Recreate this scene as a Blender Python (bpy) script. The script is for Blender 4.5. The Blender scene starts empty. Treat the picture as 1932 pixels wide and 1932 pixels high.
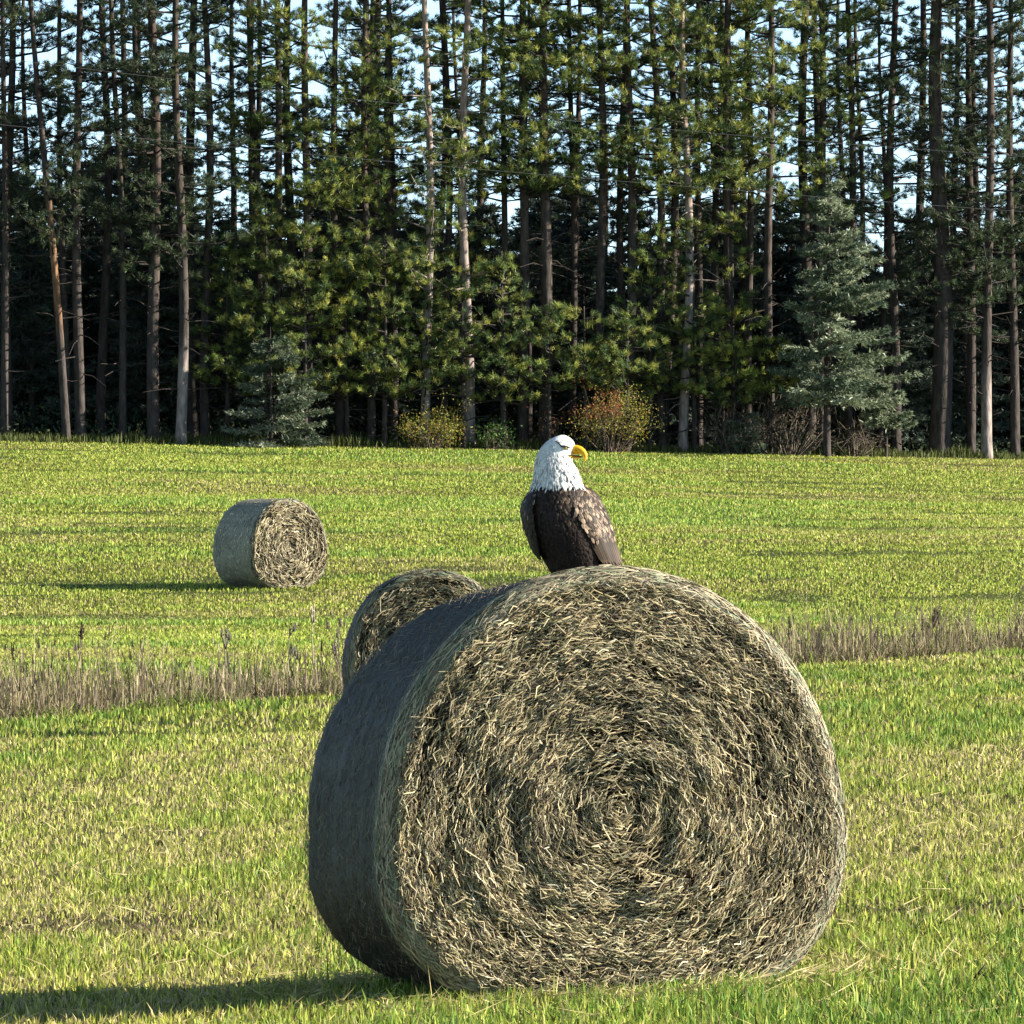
import bpy, math
import numpy as np
from mathutils import Vector

# ------------------------------------------------------------------ camera, light, exposure
S = bpy.context.scene
COL = S.collection
F = 14100.0          # focal length in units of a 1932 px wide picture
HU, HV = 966.0, 1087.0   # centre column, horizon row
CAMZ = 1.66
cam = bpy.data.cameras.new('camera')
cam.sensor_width = 36.0
cam.lens = 36.0 * F / 1932.0
cam.clip_start = 0.5
cam.clip_end = 8000
camo = bpy.data.objects.new('camera', cam)
COL.objects.link(camo)
camo.location = (0, 0, CAMZ)
camo.rotation_euler = (math.radians(90) + math.atan((HV - 966.0) / F), 0, 0)
S.camera = camo

SUN_EL = math.radians(22)
SUN_A = math.radians(4)      # how far the sun stands to the camera's side of due right
SD = Vector((math.cos(SUN_EL) * math.cos(SUN_A), -math.cos(SUN_EL) * math.sin(SUN_A), math.sin(SUN_EL)))
w = bpy.data.worlds.new('World')
S.world = w
w.use_nodes = True
nt = w.node_tree
bg = nt.nodes['Background']
sky = nt.nodes.new('ShaderNodeTexSky')
sky.sky_type = 'NISHITA'
sky.sun_disc = False
sky.sun_elevation = SUN_EL
sky.sun_rotation = math.atan2(SD.x, SD.y)
sky.air_density = 1.0
sky.dust_density = 0.0
sky.ozone_density = 2.0
# the bright, pale band of sky low over the horizon, and its blue tint
tcw = nt.nodes.new('ShaderNodeTexCoord')
sxw = nt.nodes.new('ShaderNodeSeparateXYZ')
mrw = nt.nodes.new('ShaderNodeMapRange')
mrw.interpolation_type = 'SMOOTHSTEP'
mrw.inputs[1].default_value = 0.05
mrw.inputs[2].default_value = 0.22
mrw.inputs[3].default_value = 1.85
mrw.inputs[4].default_value = 1.0
tnw = nt.nodes.new('ShaderNodeVectorMath')
tnw.operation = 'MULTIPLY'
mxw = nt.nodes.new('ShaderNodeMix')
mxw.data_type = 'RGBA'
mxw.inputs[6].default_value = (0.98, 0.97, 1.0, 1)
mxw.inputs[7].default_value = (0.70, 0.87, 1.22, 1)
m2w = nt.nodes.new('ShaderNodeMapRange')
m2w.inputs[1].default_value = 0.22
m2w.inputs[2].default_value = 0.05
nt.links.new(sxw.outputs['Z'], m2w.inputs[0])
nt.links.new(m2w.outputs[0], mxw.inputs[0])
nt.links.new(mxw.outputs[2], tnw.inputs[1])
scw = nt.nodes.new('ShaderNodeVectorMath')
scw.operation = 'SCALE'
nt.links.new(tcw.outputs['Generated'], sxw.inputs[0])
nt.links.new(sxw.outputs['Z'], mrw.inputs[0])
nt.links.new(sky.outputs[0], tnw.inputs[0])
nt.links.new(tnw.outputs[0], scw.inputs[0])
nt.links.new(mrw.outputs[0], scw.inputs['Scale'])
nt.links.new(scw.outputs[0], bg.inputs[0])
bg.inputs[1].default_value = 0.055
sl = bpy.data.lights.new('sun', 'SUN')
sl.energy = 5.0
sl.angle = math.radians(0.5)
sl.color = (1.0, 0.93, 0.80)
so = bpy.data.objects.new('sun', sl)
so.rotation_euler = SD.to_track_quat('Z', 'Y').to_euler()
so.location = (60, -10, 40)
COL.objects.link(so)
S.view_settings.view_transform = 'Standard'
S.view_settings.look = 'None'
S.view_settings.exposure = 1.5
S.view_settings.gamma = 1.0
S.cycles.max_bounces = 5
S.cycles.diffuse_bounces = 3
S.cycles.transmission_bounces = 3
S.cycles.transparent_max_bounces = 4

RNG = np.random.default_rng(7)


# ------------------------------------------------------------------ helpers
def nrm(a):
    return a / np.maximum(np.linalg.norm(a, axis=-1, keepdims=True), 1e-9)


class MB:
    """collects vertices, faces and colours for ONE mesh object"""
    def __init__(self):
        self.v, self.f, self.c, self.n = [], [], [], 0

    def add(self, V, faces, col=None):
        V = np.asarray(V, float).reshape(-1, 3)
        self.v.append(V)
        for fa in faces:
            self.f.append(np.asarray(fa, int) + self.n)
        if col is None:
            col = (1, 1, 1)
        col = np.asarray(col, float)
        if col.ndim == 1:
            col = np.tile(col, (len(V), 1))
        self.c.append(col)
        self.n += len(V)

    def build(self, name, mat, parent=None, smooth=False):
        V = np.concatenate(self.v)
        C = np.concatenate(self.c)
        me = bpy.data.meshes.new(name)
        me.vertices.add(len(V))
        me.vertices.foreach_set('co', V.ravel())
        lt = np.concatenate([np.full(len(f), f.shape[1]) for f in self.f])
        idx = np.concatenate([f.ravel() for f in self.f])
        me.loops.add(len(idx))
        me.loops.foreach_set('vertex_index', idx)
        me.polygons.add(len(lt))
        st = np.concatenate([[0], np.cumsum(lt)[:-1]])
        me.polygons.foreach_set('loop_start', st)
        me.polygons.foreach_set('loop_total', lt)
        if smooth:
            me.polygons.foreach_set('use_smooth', np.ones(len(lt), bool))
        at = me.color_attributes.new('Col', 'FLOAT_COLOR', 'POINT')
        at.data.foreach_set('color', np.concatenate([C, np.ones((len(C), 1))], 1).ravel())
        me.update(calc_edges=True)
        me.materials.append(mat)
        o = bpy.data.objects.new(name, me)
        COL.objects.link(o)
        if parent is not None:
            o.parent = parent
        return o


def tag(o, label=None, cat=None, group=None, kind=None):
    if label: o['label'] = label
    if cat: o['category'] = cat
    if group: o['group'] = group
    if kind: o['kind'] = kind
    return o


def thing(name, loc, label, cat, group=None, rz=0):
    o = bpy.data.objects.new(name, None)
    o.location = loc
    o.rotation_euler = (0, 0, rz)
    o.empty_display_size = 0.2
    COL.objects.link(o)
    return tag(o, label, cat, group)


def dup(root, loc, rz, sc, label, group):
    r = root.copy()
    COL.objects.link(r)
    r.location = loc
    r.rotation_euler = (0, 0, rz)
    r.scale = (sc, sc, sc)
    r['label'] = label
    r['group'] = group
    for ch in list(root.children):
        c = ch.copy()
        COL.objects.link(c)
        c.parent = r
    return r


def tube(mb, P, R, sides=6, col=(1, 1, 1), cap=True):
    P = np.asarray(P, float)
    R = np.asarray(R, float) * np.ones(len(P))
    T = nrm(np.gradient(P, axis=0))
    ref = np.array([0, 0, 1.0]) if abs(T[0][2]) < .8 else np.array([1.0, 0, 0])
    A = nrm(np.cross(T, ref))
    B = np.cross(T, A)
    th = np.linspace(0, 2 * np.pi, sides, endpoint=False)
    V = P[:, None] + R[:, None, None] * (np.cos(th)[None, :, None] * A[:, None] + np.sin(th)[None, :, None] * B[:, None])
    n = len(P)
    i = np.arange(n - 1)[:, None] * sides
    j = np.arange(sides)[None]
    k = (j + 1) % sides
    q = np.stack([i + j, i + k, i + sides + k, i + sides + j], -1).reshape(-1, 4)
    fs = [q]
    if cap:
        fs.append(np.arange(sides)[None, ::-1])
        fs.append((np.arange(sides) + (n - 1) * sides)[None])
    mb.add(V.reshape(-1, 3), fs, col)


def needles(mb, b, u, L, wd, col, rng):
    """one slim triangle per row"""
    n = len(b)
    s = nrm(np.cross(u, rng.normal(size=(n, 3)))) * (np.asarray(wd) * np.ones(n))[:, None] * .5
    V = np.stack([b - s, b + s, b + u * (np.asarray(L) * np.ones(n))[:, None]], 1).reshape(-1, 3)
    mb.add(V, [np.arange(3 * n).reshape(-1, 3)], np.repeat(col, 3, 0))


def blades(mb, b, h, lean, wd, col, rng, tipcol=1.12):
    """grass blades: two-segment tapered ribbons"""
    n = len(b)
    az = rng.uniform(0, 2 * np.pi, n)
    d = np.stack([np.cos(az), np.sin(az), np.zeros(n)], 1)
    fa = rng.uniform(0, 2 * np.pi, n)
    s = np.stack([np.cos(fa), np.sin(fa), np.zeros(n)], 1) * (wd * .5)[:, None]
    z = np.array([0, 0, 1.0])
    m = b + z * (h * .55)[:, None] + d * (lean * h * .3)[:, None]
    t = b + z * (h * np.sqrt(np.maximum(.15, 1 - (lean * .8) ** 2)))[:, None] + d * (lean * h)[:, None]
    V = np.stack([b - s, b + s, m + s * .85, m - s * .85, t], 1).reshape(-1, 3)
    i = np.arange(n)[:, None] * 5
    C = np.stack([col * .9, col * .9, col, col, np.minimum(col * tipcol, 1)], 1).reshape(-1, 3)
    mb.add(V, [i + np.array([[0, 1, 2, 3]]), i + np.array([[3, 2, 4]])], C)


def vnoise(x, y, seed=0):
    """value noise in -1..1"""
    x = np.asarray(x, float); y = np.asarray(y, float)
    xi = np.floor(x).astype(np.int64); yi = np.floor(y).astype(np.int64)
    fx = x - xi; fy = y - yi
    fx = fx * fx * (3 - 2 * fx); fy = fy * fy * (3 - 2 * fy)
    def hsh(a, b):
        k = (a * 374761393 + b * 668265263 + seed * 974711) & 0xFFFFFFFF
        k = ((k ^ (k >> 13)) * 1274126177) & 0xFFFFFFFF
        return ((k ^ (k >> 16)) & 0xFFFF) / 32767.5 - 1
    a = hsh(xi, yi); b = hsh(xi + 1, yi); c = hsh(xi, yi + 1); d = hsh(xi + 1, yi + 1)
    return (a * (1 - fx) + b * fx) * (1 - fy) + (c * (1 - fx) + d * fx) * fy


def fbm(x, y, seed=0):
    return vnoise(x, y, seed) * .6 + vnoise(x * 2.1, y * 2.1, seed + 5) * .3 + vnoise(x * 4.3, y * 4.3, seed + 9) * .15


def sstep(a, b, x):
    t = np.clip((x - a) / (b - a), 0, 1)
    return t * t * (3 - 2 * t)


# ------------------------------------------------------------------ materials
def mat(name, rough=.8, attr=True, base=(1, 1, 1), noise=None, transl=0.0, spec=.25, bump=None):
    m = bpy.data.materials.new(name)
    m.use_nodes = True
    n, l = m.node_tree.nodes, m.node_tree.links
    p = n['Principled BSDF']
    p.inputs['Roughness'].default_value = rough
    p.inputs['Specular IOR Level'].default_value = spec
    tc = n.new('ShaderNodeTexCoord')
    if attr:
        a = n.new('ShaderNodeAttribute'); a.attribute_name = 'Col'
        c = a.outputs['Color']
    else:
        r = n.new('ShaderNodeRGB'); r.outputs[0].default_value = (*base, 1)
        c = r.outputs[0]
    if noise:                      # (scale vector, low, high)
        mp = n.new('ShaderNodeMapping'); mp.inputs['Scale'].default_value = noise[0]
        l.new(tc.outputs['Object'], mp.inputs[0])
        t = n.new('ShaderNodeTexNoise'); t.inputs['Scale'].default_value = 1; t.inputs['Detail'].default_value = 5
        l.new(mp.outputs[0], t.inputs[0])
        cr = n.new('ShaderNodeMapRange')
        cr.inputs[1].default_value = .3; cr.inputs[2].default_value = .7
        cr.inputs[3].default_value = noise[1]; cr.inputs[4].default_value = noise[2]
        l.new(t.outputs[0], cr.inputs[0])
        v = n.new('ShaderNodeVectorMath'); v.operation = 'SCALE'
        l.new(c, v.inputs[0]); l.new(cr.outputs[0], v.inputs['Scale'])
        c = v.outputs[0]
        if bump:
            bp = n.new('ShaderNodeBump'); bp.inputs['Strength'].default_value = bump[0]; bp.inputs['Distance'].default_value = bump[1]
            l.new(t.outputs[0], bp.inputs['Height']); l.new(bp.outputs[0], p.inputs['Normal'])
    l.new(c, p.inputs['Base Color'])
    if transl:
        tr = n.new('ShaderNodeBsdfTranslucent'); l.new(c, tr.inputs[0])
        mx = n.new('ShaderNodeMixShader'); mx.inputs[0].default_value = transl
        l.new(p.outputs[0], mx.inputs[1]); l.new(tr.outputs[0], mx.inputs[2])
        l.new(mx.outputs[0], n['Material Output'].inputs[0])
    return m


M_grass = mat('grass', .55, transl=.3, spec=.2)
M_dry = mat('dry_grass', .8, transl=.2)
M_needle = mat('needles', .5, transl=.25, spec=.35)
M_leaf = mat('leaves', .6, transl=.3)
M_bark = mat('bark', .9, noise=((9, 9, 2.5), .45, 1.35), bump=(.8, .04), spec=.1)
M_straw = mat('straw', .6, spec=.3, transl=.1)
M_core = mat('hay_core', .95, noise=((25, 60, 25), .5, 1.3), bump=(.8, .02), spec=.1)
M_wrap = mat('net_wrap', .6, noise=((14, 140, 14), .55, 1.3), bump=(.7, .012), spec=.3)
M_feather = mat('feathers', .6, spec=.2)
M_body = mat('eagle_body', .8, spec=.1)
M_beak = mat('beak', .55, spec=.3)
M_eye = mat('eye', .15, spec=.6)
M_wire = mat('wire', .5, attr=False, base=(.15, .15, .15))


def ground_mat():
    m = bpy.data.materials.new('field_soil')
    m.use_nodes = True
    n, l = m.node_tree.nodes, m.node_tree.links
    p = n['Principled BSDF']; p.inputs['Roughness'].default_value = .95; p.inputs['Specular IOR Level'].default_value = .1
    a = n.new('ShaderNodeAttribute'); a.attribute_name = 'Col'
    tc = n.new('ShaderNodeTexCoord')
    t = n.new('ShaderNodeTexNoise'); t.inputs['Scale'].default_value = 9; t.inputs['Detail'].default_value = 6
    l.new(tc.outputs['Object'], t.inputs[0])
    r = n.new('ShaderNodeMapRange'); r.inputs[1].default_value = .3; r.inputs[2].default_value = .7; r.inputs[3].default_value = .5; r.inputs[4].default_value = 1.4
    l.new(t.outputs[0], r.inputs[0])
    v = n.new('ShaderNodeVectorMath'); v.operation = 'SCALE'
    l.new(a.outputs[0], v.inputs[0]); l.new(r.outputs[0], v.inputs['Scale'])
    l.new(v.outputs[0], p.inputs['Base Color'])
    b = n.new('ShaderNodeBump'); b.inputs['Distance'].default_value = .04; b.inputs['Strength'].default_value = .6
    l.new(t.outputs[0], b.inputs['Height']); l.new(b.outputs[0], p.inputs['Normal'])
    return m


# ------------------------------------------------------------------ terrain
P1 = np.array([-5.96, 87.0]); LN = nrm(np.array([-18.0, 13.15]))
TY = np.array([-100, 40, 60, 85, 95, 115, 131, 139, 147, 160, 180, 205, 222, 230, 245, 265, 330, 600, 4000.])
TZ = np.array([0, .0, .1, .25, .42, .72, .98, 1.43, 2.0, 2.62, 3.4, 4.5, 5.28, 5.62, 6.05, 6.3, 6.5, 7, 14.])
_yy = np.linspace(-100, 400, 2001)
_zz = np.interp(_yy, TY, TZ)
for _ in range(2):
    _zz = np.convolve(np.pad(_zz, 14, 'edge'), np.ones(29) / 29, 'valid')


def sdist(x, y):
    return (x - P1[0]) * LN[0] + (y - P1[1]) * LN[1]


def hgt(x, y):
    x = np.asarray(x, float); y = np.asarray(y, float)
    xs = 30 * np.tanh(x / 30)
    zn = .044 * xs + .004 * (np.clip(y, 0, 140) - 30)
    zf = np.where(y < 399, np.interp(y, _yy, _zz), np.interp(y, TY, TZ)) - .026 * xs * sstep(120, 210, y)
    s = sdist(x, y)
    z = zn + (zf - zn) * sstep(0.3, 6, s)
    z = z - .30 * np.exp(-((s - 1.4) / .9) ** 2)
    z = z - .22 * np.exp(-((x + .95) / 3.2) ** 2 - ((y - 80) / 3.4) ** 2)
    near = sstep(200, 10, y)
    return z + near * .012 * vnoise(x * .7, y * .3, 3) + .05 * vnoise(x * .12, y * .12, 4) * sstep(40, 110, y)


def treeline(x):
    return 226 + .26 * np.asarray(x, float)


def X(u, d): return (u - HU) / F * d
def Z(v, d): return CAMZ + (HV - v) / F * d


xs = np.concatenate([-np.geomspace(2500, 26, 26), np.linspace(-24, 24, 97), np.geomspace(26, 2500, 26)])
ys = np.concatenate([np.linspace(-400, 10, 14), np.linspace(14, 80, 60), np.linspace(81, 125, 89), np.linspace(127, 260, 80), np.geomspace(265, 4000, 26)])
GX, GY = np.meshgrid(xs, ys)
GZ = hgt(GX, GY)
nx, ny = len(xs), len(ys)
ii = (np.arange(ny - 1)[:, None] * nx + np.arange(nx - 1)[None]).ravel()
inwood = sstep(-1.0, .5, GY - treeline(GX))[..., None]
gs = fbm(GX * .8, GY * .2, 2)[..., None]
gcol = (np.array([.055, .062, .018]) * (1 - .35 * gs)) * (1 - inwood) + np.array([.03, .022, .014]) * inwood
off = sstep(.14, .2, np.abs(GX) / np.maximum(GY, 5))[..., None] * (1 - inwood)
gcol = gcol * (1 - off) + (np.array([.19, .225, .05]) * (1 + .3 * gs)) * off
gm = MB()
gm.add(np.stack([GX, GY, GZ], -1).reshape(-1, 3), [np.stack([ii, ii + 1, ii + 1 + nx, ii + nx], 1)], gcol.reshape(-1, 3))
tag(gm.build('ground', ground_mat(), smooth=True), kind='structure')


# ------------------------------------------------------------------ field grass
GREEN = np.array([.225, .32, .042]); LUSH = np.array([.125, .24, .034]); YEL = np.array([.43, .44, .080]); STRAW = np.array([.58, .48, .22]); BROWN = np.array([.16, .11, .06])


def lerp(a, b, t):
    return a + (b - a) * t[:, None]


def scatter(n, y0, y1, power, rng, margin=1.35, outer=.3):
    """points in the visible wedge, thinner with distance"""
    t = rng.uniform(0, 1, n)
    y = (y0 ** power + t * (y1 ** power - y0 ** power)) ** (1 / power)
    u = rng.uniform(-1, 1, n)
    m = int(n * outer)
    sg = np.sign(rng.uniform(-1, 1, m))
    u[:m] = sg * rng.uniform(1, 2.6 / margin, m)
    return u * (HU / F * margin) * y, y


def field_grass():
    rng = np.random.default_rng(11)
    mb = MB()
    # near meadow
    x, y = scatter(450000, 25.5, 125, -.35, rng)
    k = sdist(x, y) < .25
    x, y = x[k], y[k]
    n = len(x)
    patch = fbm(x * .55 + 3, y * .16, 21)
    fine = fbm(x * 2.2, y * .6, 22)
    lush = sstep(.0, .55, patch + .5 * fine)
    dry = sstep(.05, .6, -patch + .55 * fine + .12 + .35 * np.exp(-((y - 46 + .2 * x) / 5) ** 2))
    # a worn, brown wheel track low on the left
    trk = np.exp(-((y - (36.4 - .2 * (x + 2))) / 1.0) ** 2) * sstep(.0, -1.3, x) * np.clip(.55 + .9 * vnoise(x * 1.7, y * .5, 28), .05, 1) + .5 * np.exp(-((y - 34.6) / .7) ** 2) * sstep(1.0, 1.6, x)
    u = rng.uniform(0, 1, n)
    col = lerp(np.tile(GREEN, (n, 1)), LUSH, lush * .8)
    col = lerp(col, YEL, sstep(.35, .75, u + .45 * dry - .2 * lush))
    isdry = (rng.uniform(0, 1, n) < .09 + .40 * dry - .09 * lush + .3 * trk)
    col[isdry] = STRAW * rng.uniform(.6, 1.15, (isdry.sum(), 1))
    brn = rng.uniform(0, 1, n) < .05 + .7 * trk
    col[brn] = BROWN * rng.uniform(.5, 1.3, (brn.sum(), 1))
    col *= rng.uniform(.45, 1.3, (n, 1))
    far = sstep(30, 110, y)
    h = rng.uniform(.034, .078, n) * (1 + .2 * lush - .25 * dry) * (1 - .7 * np.clip(trk, 0, 1)) * (1 + .35 * far)
    h *= np.where(rng.uniform(0, 1, n) < .03, 1.6, 1)
    wd = rng.uniform(.006, .011, n) * (1 + 1.6 * far)
    lean = np.abs(rng.normal(0, .48, n)) + isdry * rng.uniform(0, .5, n)
    blades(mb, np.stack([x, y, hgt(x, y) - .004], 1), h, np.clip(lean, 0, 1.1), wd, col, rng)
    # far meadow: mown rows running across the slope
    x, y = scatter(860000, 84, 240, .6, rng, 1.2)
    s = sdist(x, y)
    k = (s > 2.3) & (y < treeline(x) + .4)
    x, y, s = x[k], y[k], s[k]
    n = len(x)
    yr = y - .16 * x + .5 * vnoise(x * .15, y * .1, 31) + .01 * x * x * .3
    row = vnoise(x * .05, yr * .24, 33) * .8 + vnoise(x * .22, yr * .6, 34) * .7
    patch = fbm(x * .13, yr * .12, 35)
    lush = sstep(.05, .6, row + .3 * patch)
    dry = sstep(.05, .7, -row * .7 + patch * .8)
    furrow = sstep(.34, .55, vnoise(x * .13, yr * .55, 37) * .75 + .4 * vnoise(x * .8, yr * 1.1, 38))
    keep = rng.uniform(0, 1, n) > .2 * furrow
    u = rng.uniform(0, 1, n)
    col = lerp(np.tile(GREEN * np.array([1.25, 1.18, 1.15]), (n, 1)), LUSH, lush * .75)
    col = lerp(col, YEL, sstep(.3, .75, u + .4 * dry - .2 * lush))
    isdry = (rng.uniform(0, 1, n) < .06 + .28 * dry)
    col[isdry] = STRAW * rng.uniform(.6, 1.0, (isdry.sum(), 1))
    col = lerp(col, np.array([.045, .075, .02]), furrow * .5)
    col *= (1 + .22 * np.clip(row, -1, 1))[:, None]
    col *= rng.uniform(.55, 1.25, (n, 1))
    h = rng.uniform(.03, .075, n) * (1 + .35 * lush) * (1 - .35 * furrow)
    wd = rng.uniform(.014, .032, n) * (.7 + y / 300)
    lean = np.abs(rng.normal(0, .4, n))
    b = np.stack([x, y, hgt(x, y) - .004], 1)
    blades(mb, b[keep], h[keep], np.clip(lean, 0, 1)[keep], wd[keep], col[keep], rng)
    # cut stems lying loose on the near meadow
    x, y = scatter(2600, 26, 60, -.35, rng)
    n = len(x)
    az = rng.uniform(0, 2 * np.pi, n)
    u = np.stack([np.cos(az), np.sin(az), rng.normal(.1, .25, n)], 1)
    needles(mb, np.stack([x, y, hgt(x, y) + rng.uniform(.01, .05, n)], 1), nrm(u), rng.uniform(.08, .25, n), .006, STRAW * rng.uniform(.6, 1.2, (n, 1)), rng)
    # hay dropped round the foot of the front bale
    n = 2200
    a = rng.uniform(0, 2 * np.pi, n); q = 1.0 + np.abs(rng.normal(0, .28, n))
    x = .23 + np.cos(a) * q * .95; y = 29.85 + np.sin(a) * q * .95
    u = np.stack([np.cos(a + 1.4), np.sin(a + 1.4), rng.normal(.05, .3, n)], 1) + rng.normal(0, .5, (n, 3)) * np.array([1, 1, .2])
    needles(mb, np.stack([x, y, hgt(x, y) + rng.uniform(.01, .055, n)], 1), nrm(u), rng.uniform(.05, .16, n), .006, STRAW * rng.uniform(.5, 1.2, (n, 1)), rng)
    tag(mb.build('grass', M_grass), 'short green and straw coloured meadow grass covering both fields', 'grass', kind='stuff')


field_grass()


def ditch_grass():
    rng = np.random.default_rng(12)
    mb = MB()
    tdir = np.array([LN[1], -LN[0]])
    if tdir[1] < 0: tdir = -tdir
    n = 190000
    t = rng.uniform(-20, 42, n)
    s = np.where(rng.uniform(0, 1, n) < .75, rng.uniform(-.25, 2.2, n), np.abs(rng.normal(0, 1.6, n)) + .3)
    p = P1 + tdir * t[:, None] + LN * s[:, None]
    x, y = p[:, 0], p[:, 1]
    cl = fbm(t * .9, s * 1.2, 41)
    tall = rng.uniform(0, 1, n) < .07 + .12 * cl
    h = np.where(tall, rng.uniform(.35, .95, n), rng.uniform(.10, .42, n)) * np.clip(.8 + .8 * cl + .3 * vnoise(t * 3, s * 2, 47), .25, 1.5) * (.75 + .25 * sstep(-.25, .8, s))
    left = sstep(10, 3, t)
    green = (rng.uniform(0, 1, n) < (.10 + .5 * sstep(.2, .6, vnoise(t * .35 + 7, s * .6, 43)) * left)) & ~tall
    col = np.tile(np.array([.26, .215, .115]), (n, 1)) * rng.uniform(.35, 1.25, (n, 1))
    low = ~tall & (rng.uniform(0, 1, n) < .4)
    col[low] = np.array([.12, .11, .05]) * rng.uniform(.4, 1.2, (low.sum(), 1))
    pale = rng.uniform(0, 1, n) < .17
    col[pale] = np.array([.47, .38, .23]) * rng.uniform(.7, 1.1, (pale.sum(), 1))
    mauve = rng.uniform(0, 1, n) < .08
    col[mauve] = np.array([.22, .15, .135]) * rng.uniform(.5, 1.2, (mauve.sum(), 1))
    col[green] = GREEN * rng.uniform(.6, 1.1, (green.sum(), 1))
    wd = rng.uniform(.008, .018, n)
    blades(mb, np.stack([x, y, hgt(x, y) - .01], 1), h, np.clip(np.abs(rng.normal(0, .36, n)) + ~tall * rng.uniform(0, .7, n), 0, 1), wd, col, rng)
    # seed heads on the tall stems
    k = tall & (rng.uniform(0, 1, n) < .35)
    b = np.stack([x[k], y[k], hgt(x[k], y[k]) + h[k] * .8], 1)
    m = len(b)
    needles(mb, b, nrm(np.stack([rng.normal(0, .12, m), rng.normal(0, .12, m), np.ones(m)], 1)), rng.uniform(.08, .2, m), rng.uniform(.02, .035, m), col[k] * .9, rng)
    tag(mb.build('dry_grass', M_dry), 'strip of tall dead brown grass in the ditch between the two fields', 'dry grass', kind='stuff')


ditch_grass()


def weed(u, vtop, s, col, label, heads, branch, name='weed'):
    """a single tall dead stalk in the ditch strip"""
    rng = np.random.default_rng(int(u))
    d = 90.0
    for _ in range(30):            # walk along the sight line to the strip
        x = X(u, d); d += (s - sdist(x, d)) / LN[1] * .3
    x = X(u, d)
    z = float(hgt(x, d)) - .02
    H = Z(vtop, d) - z
    t = thing(name, (x, d, z), label, 'weed', 'dead weed stalks in the ditch')
    mb = MB()
    P = [(0, 0, 0), (.01, 0, H * .4), (-.01, .01, H * .75), (.015, 0, H)]
    tube(mb, P, [.008, .008, .006, .004], 5, col)
    tips = [(.015, 0, H)]
    for k in range(branch):
        z0 = H * rng.uniform(.4, .9); a = rng.uniform(0, 6.28); L = H * rng.uniform(.15, .3)
        e = (math.cos(a) * L * .5, math.sin(a) * L * .5, z0 + L)
        tube(mb, [(0, 0, z0), (e[0] * .6, e[1] * .6, z0 + L * .5), e], [.007, .006, .004], 4, col)
        tips.append(e)
    mb.build('stem', M_dry, t)
    for e in tips:
        hb = MB()
        n = heads
        b = np.array(e) + rng.normal(0, .018, (n, 3)) - np.array([0, 0, 1]) * rng.uniform(0, .16 if branch < 3 else .04, (n, 1))
        tube(hb, [np.array(e) - np.array([0, 0, .17 if branch < 3 else .07]), np.array(e) + np.array([0, 0, .05])], [.014, .008], 5, np.asarray(col) * .8)
        needles(hb, b, nrm(rng.normal(size=(n, 3)) + np.array([0, 0, .8])), rng.uniform(.02, .05, n), .02, np.asarray(col) * rng.uniform(.6, 1.3, (n, 1)), rng)
        hb.build('seed_head', M_dry, t)


weed(152, 1180, 1.6, (.06, .04, .03), 'lone dark dock stalk standing straight in the ditch at the far left', 60, 0)
weed(590, 1150, 2.0, (.42, .36, .24), 'tallest pale dead stem in the ditch, below and right of the far bale', 20, 1)
weed(640, 1172, 1.9, (.16, .13, .12), 'grey branching dead weed just left of the half hidden bale', 14, 6)
weed(425, 1192, 2.2, (.18, .15, .14), 'thin grey branching weed in the ditch below the left side of the far bale', 12, 5)
weed(545, 1188, 2.2, (.17, .15, .13), 'grey forked weed in the ditch under the far bale', 12, 4)
weed(1757, 1165, 1.4, (.07, .05, .04), 'dark bushy dead weed in the ditch right of the front bale', 70, 7)
weed(1545, 1185, 1.6, (.10, .08, .06), 'short dark weed in the ditch close beside the right rim of the front bale', 30, 2)


# ------------------------------------------------------------------ hay bales
HAYC = np.array([[.45, .36, .19], [.66, .56, .33], [.20, .15, .085], [.05, .037, .024], [.33, .31, .16], [.72, .65, .46]])


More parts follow.
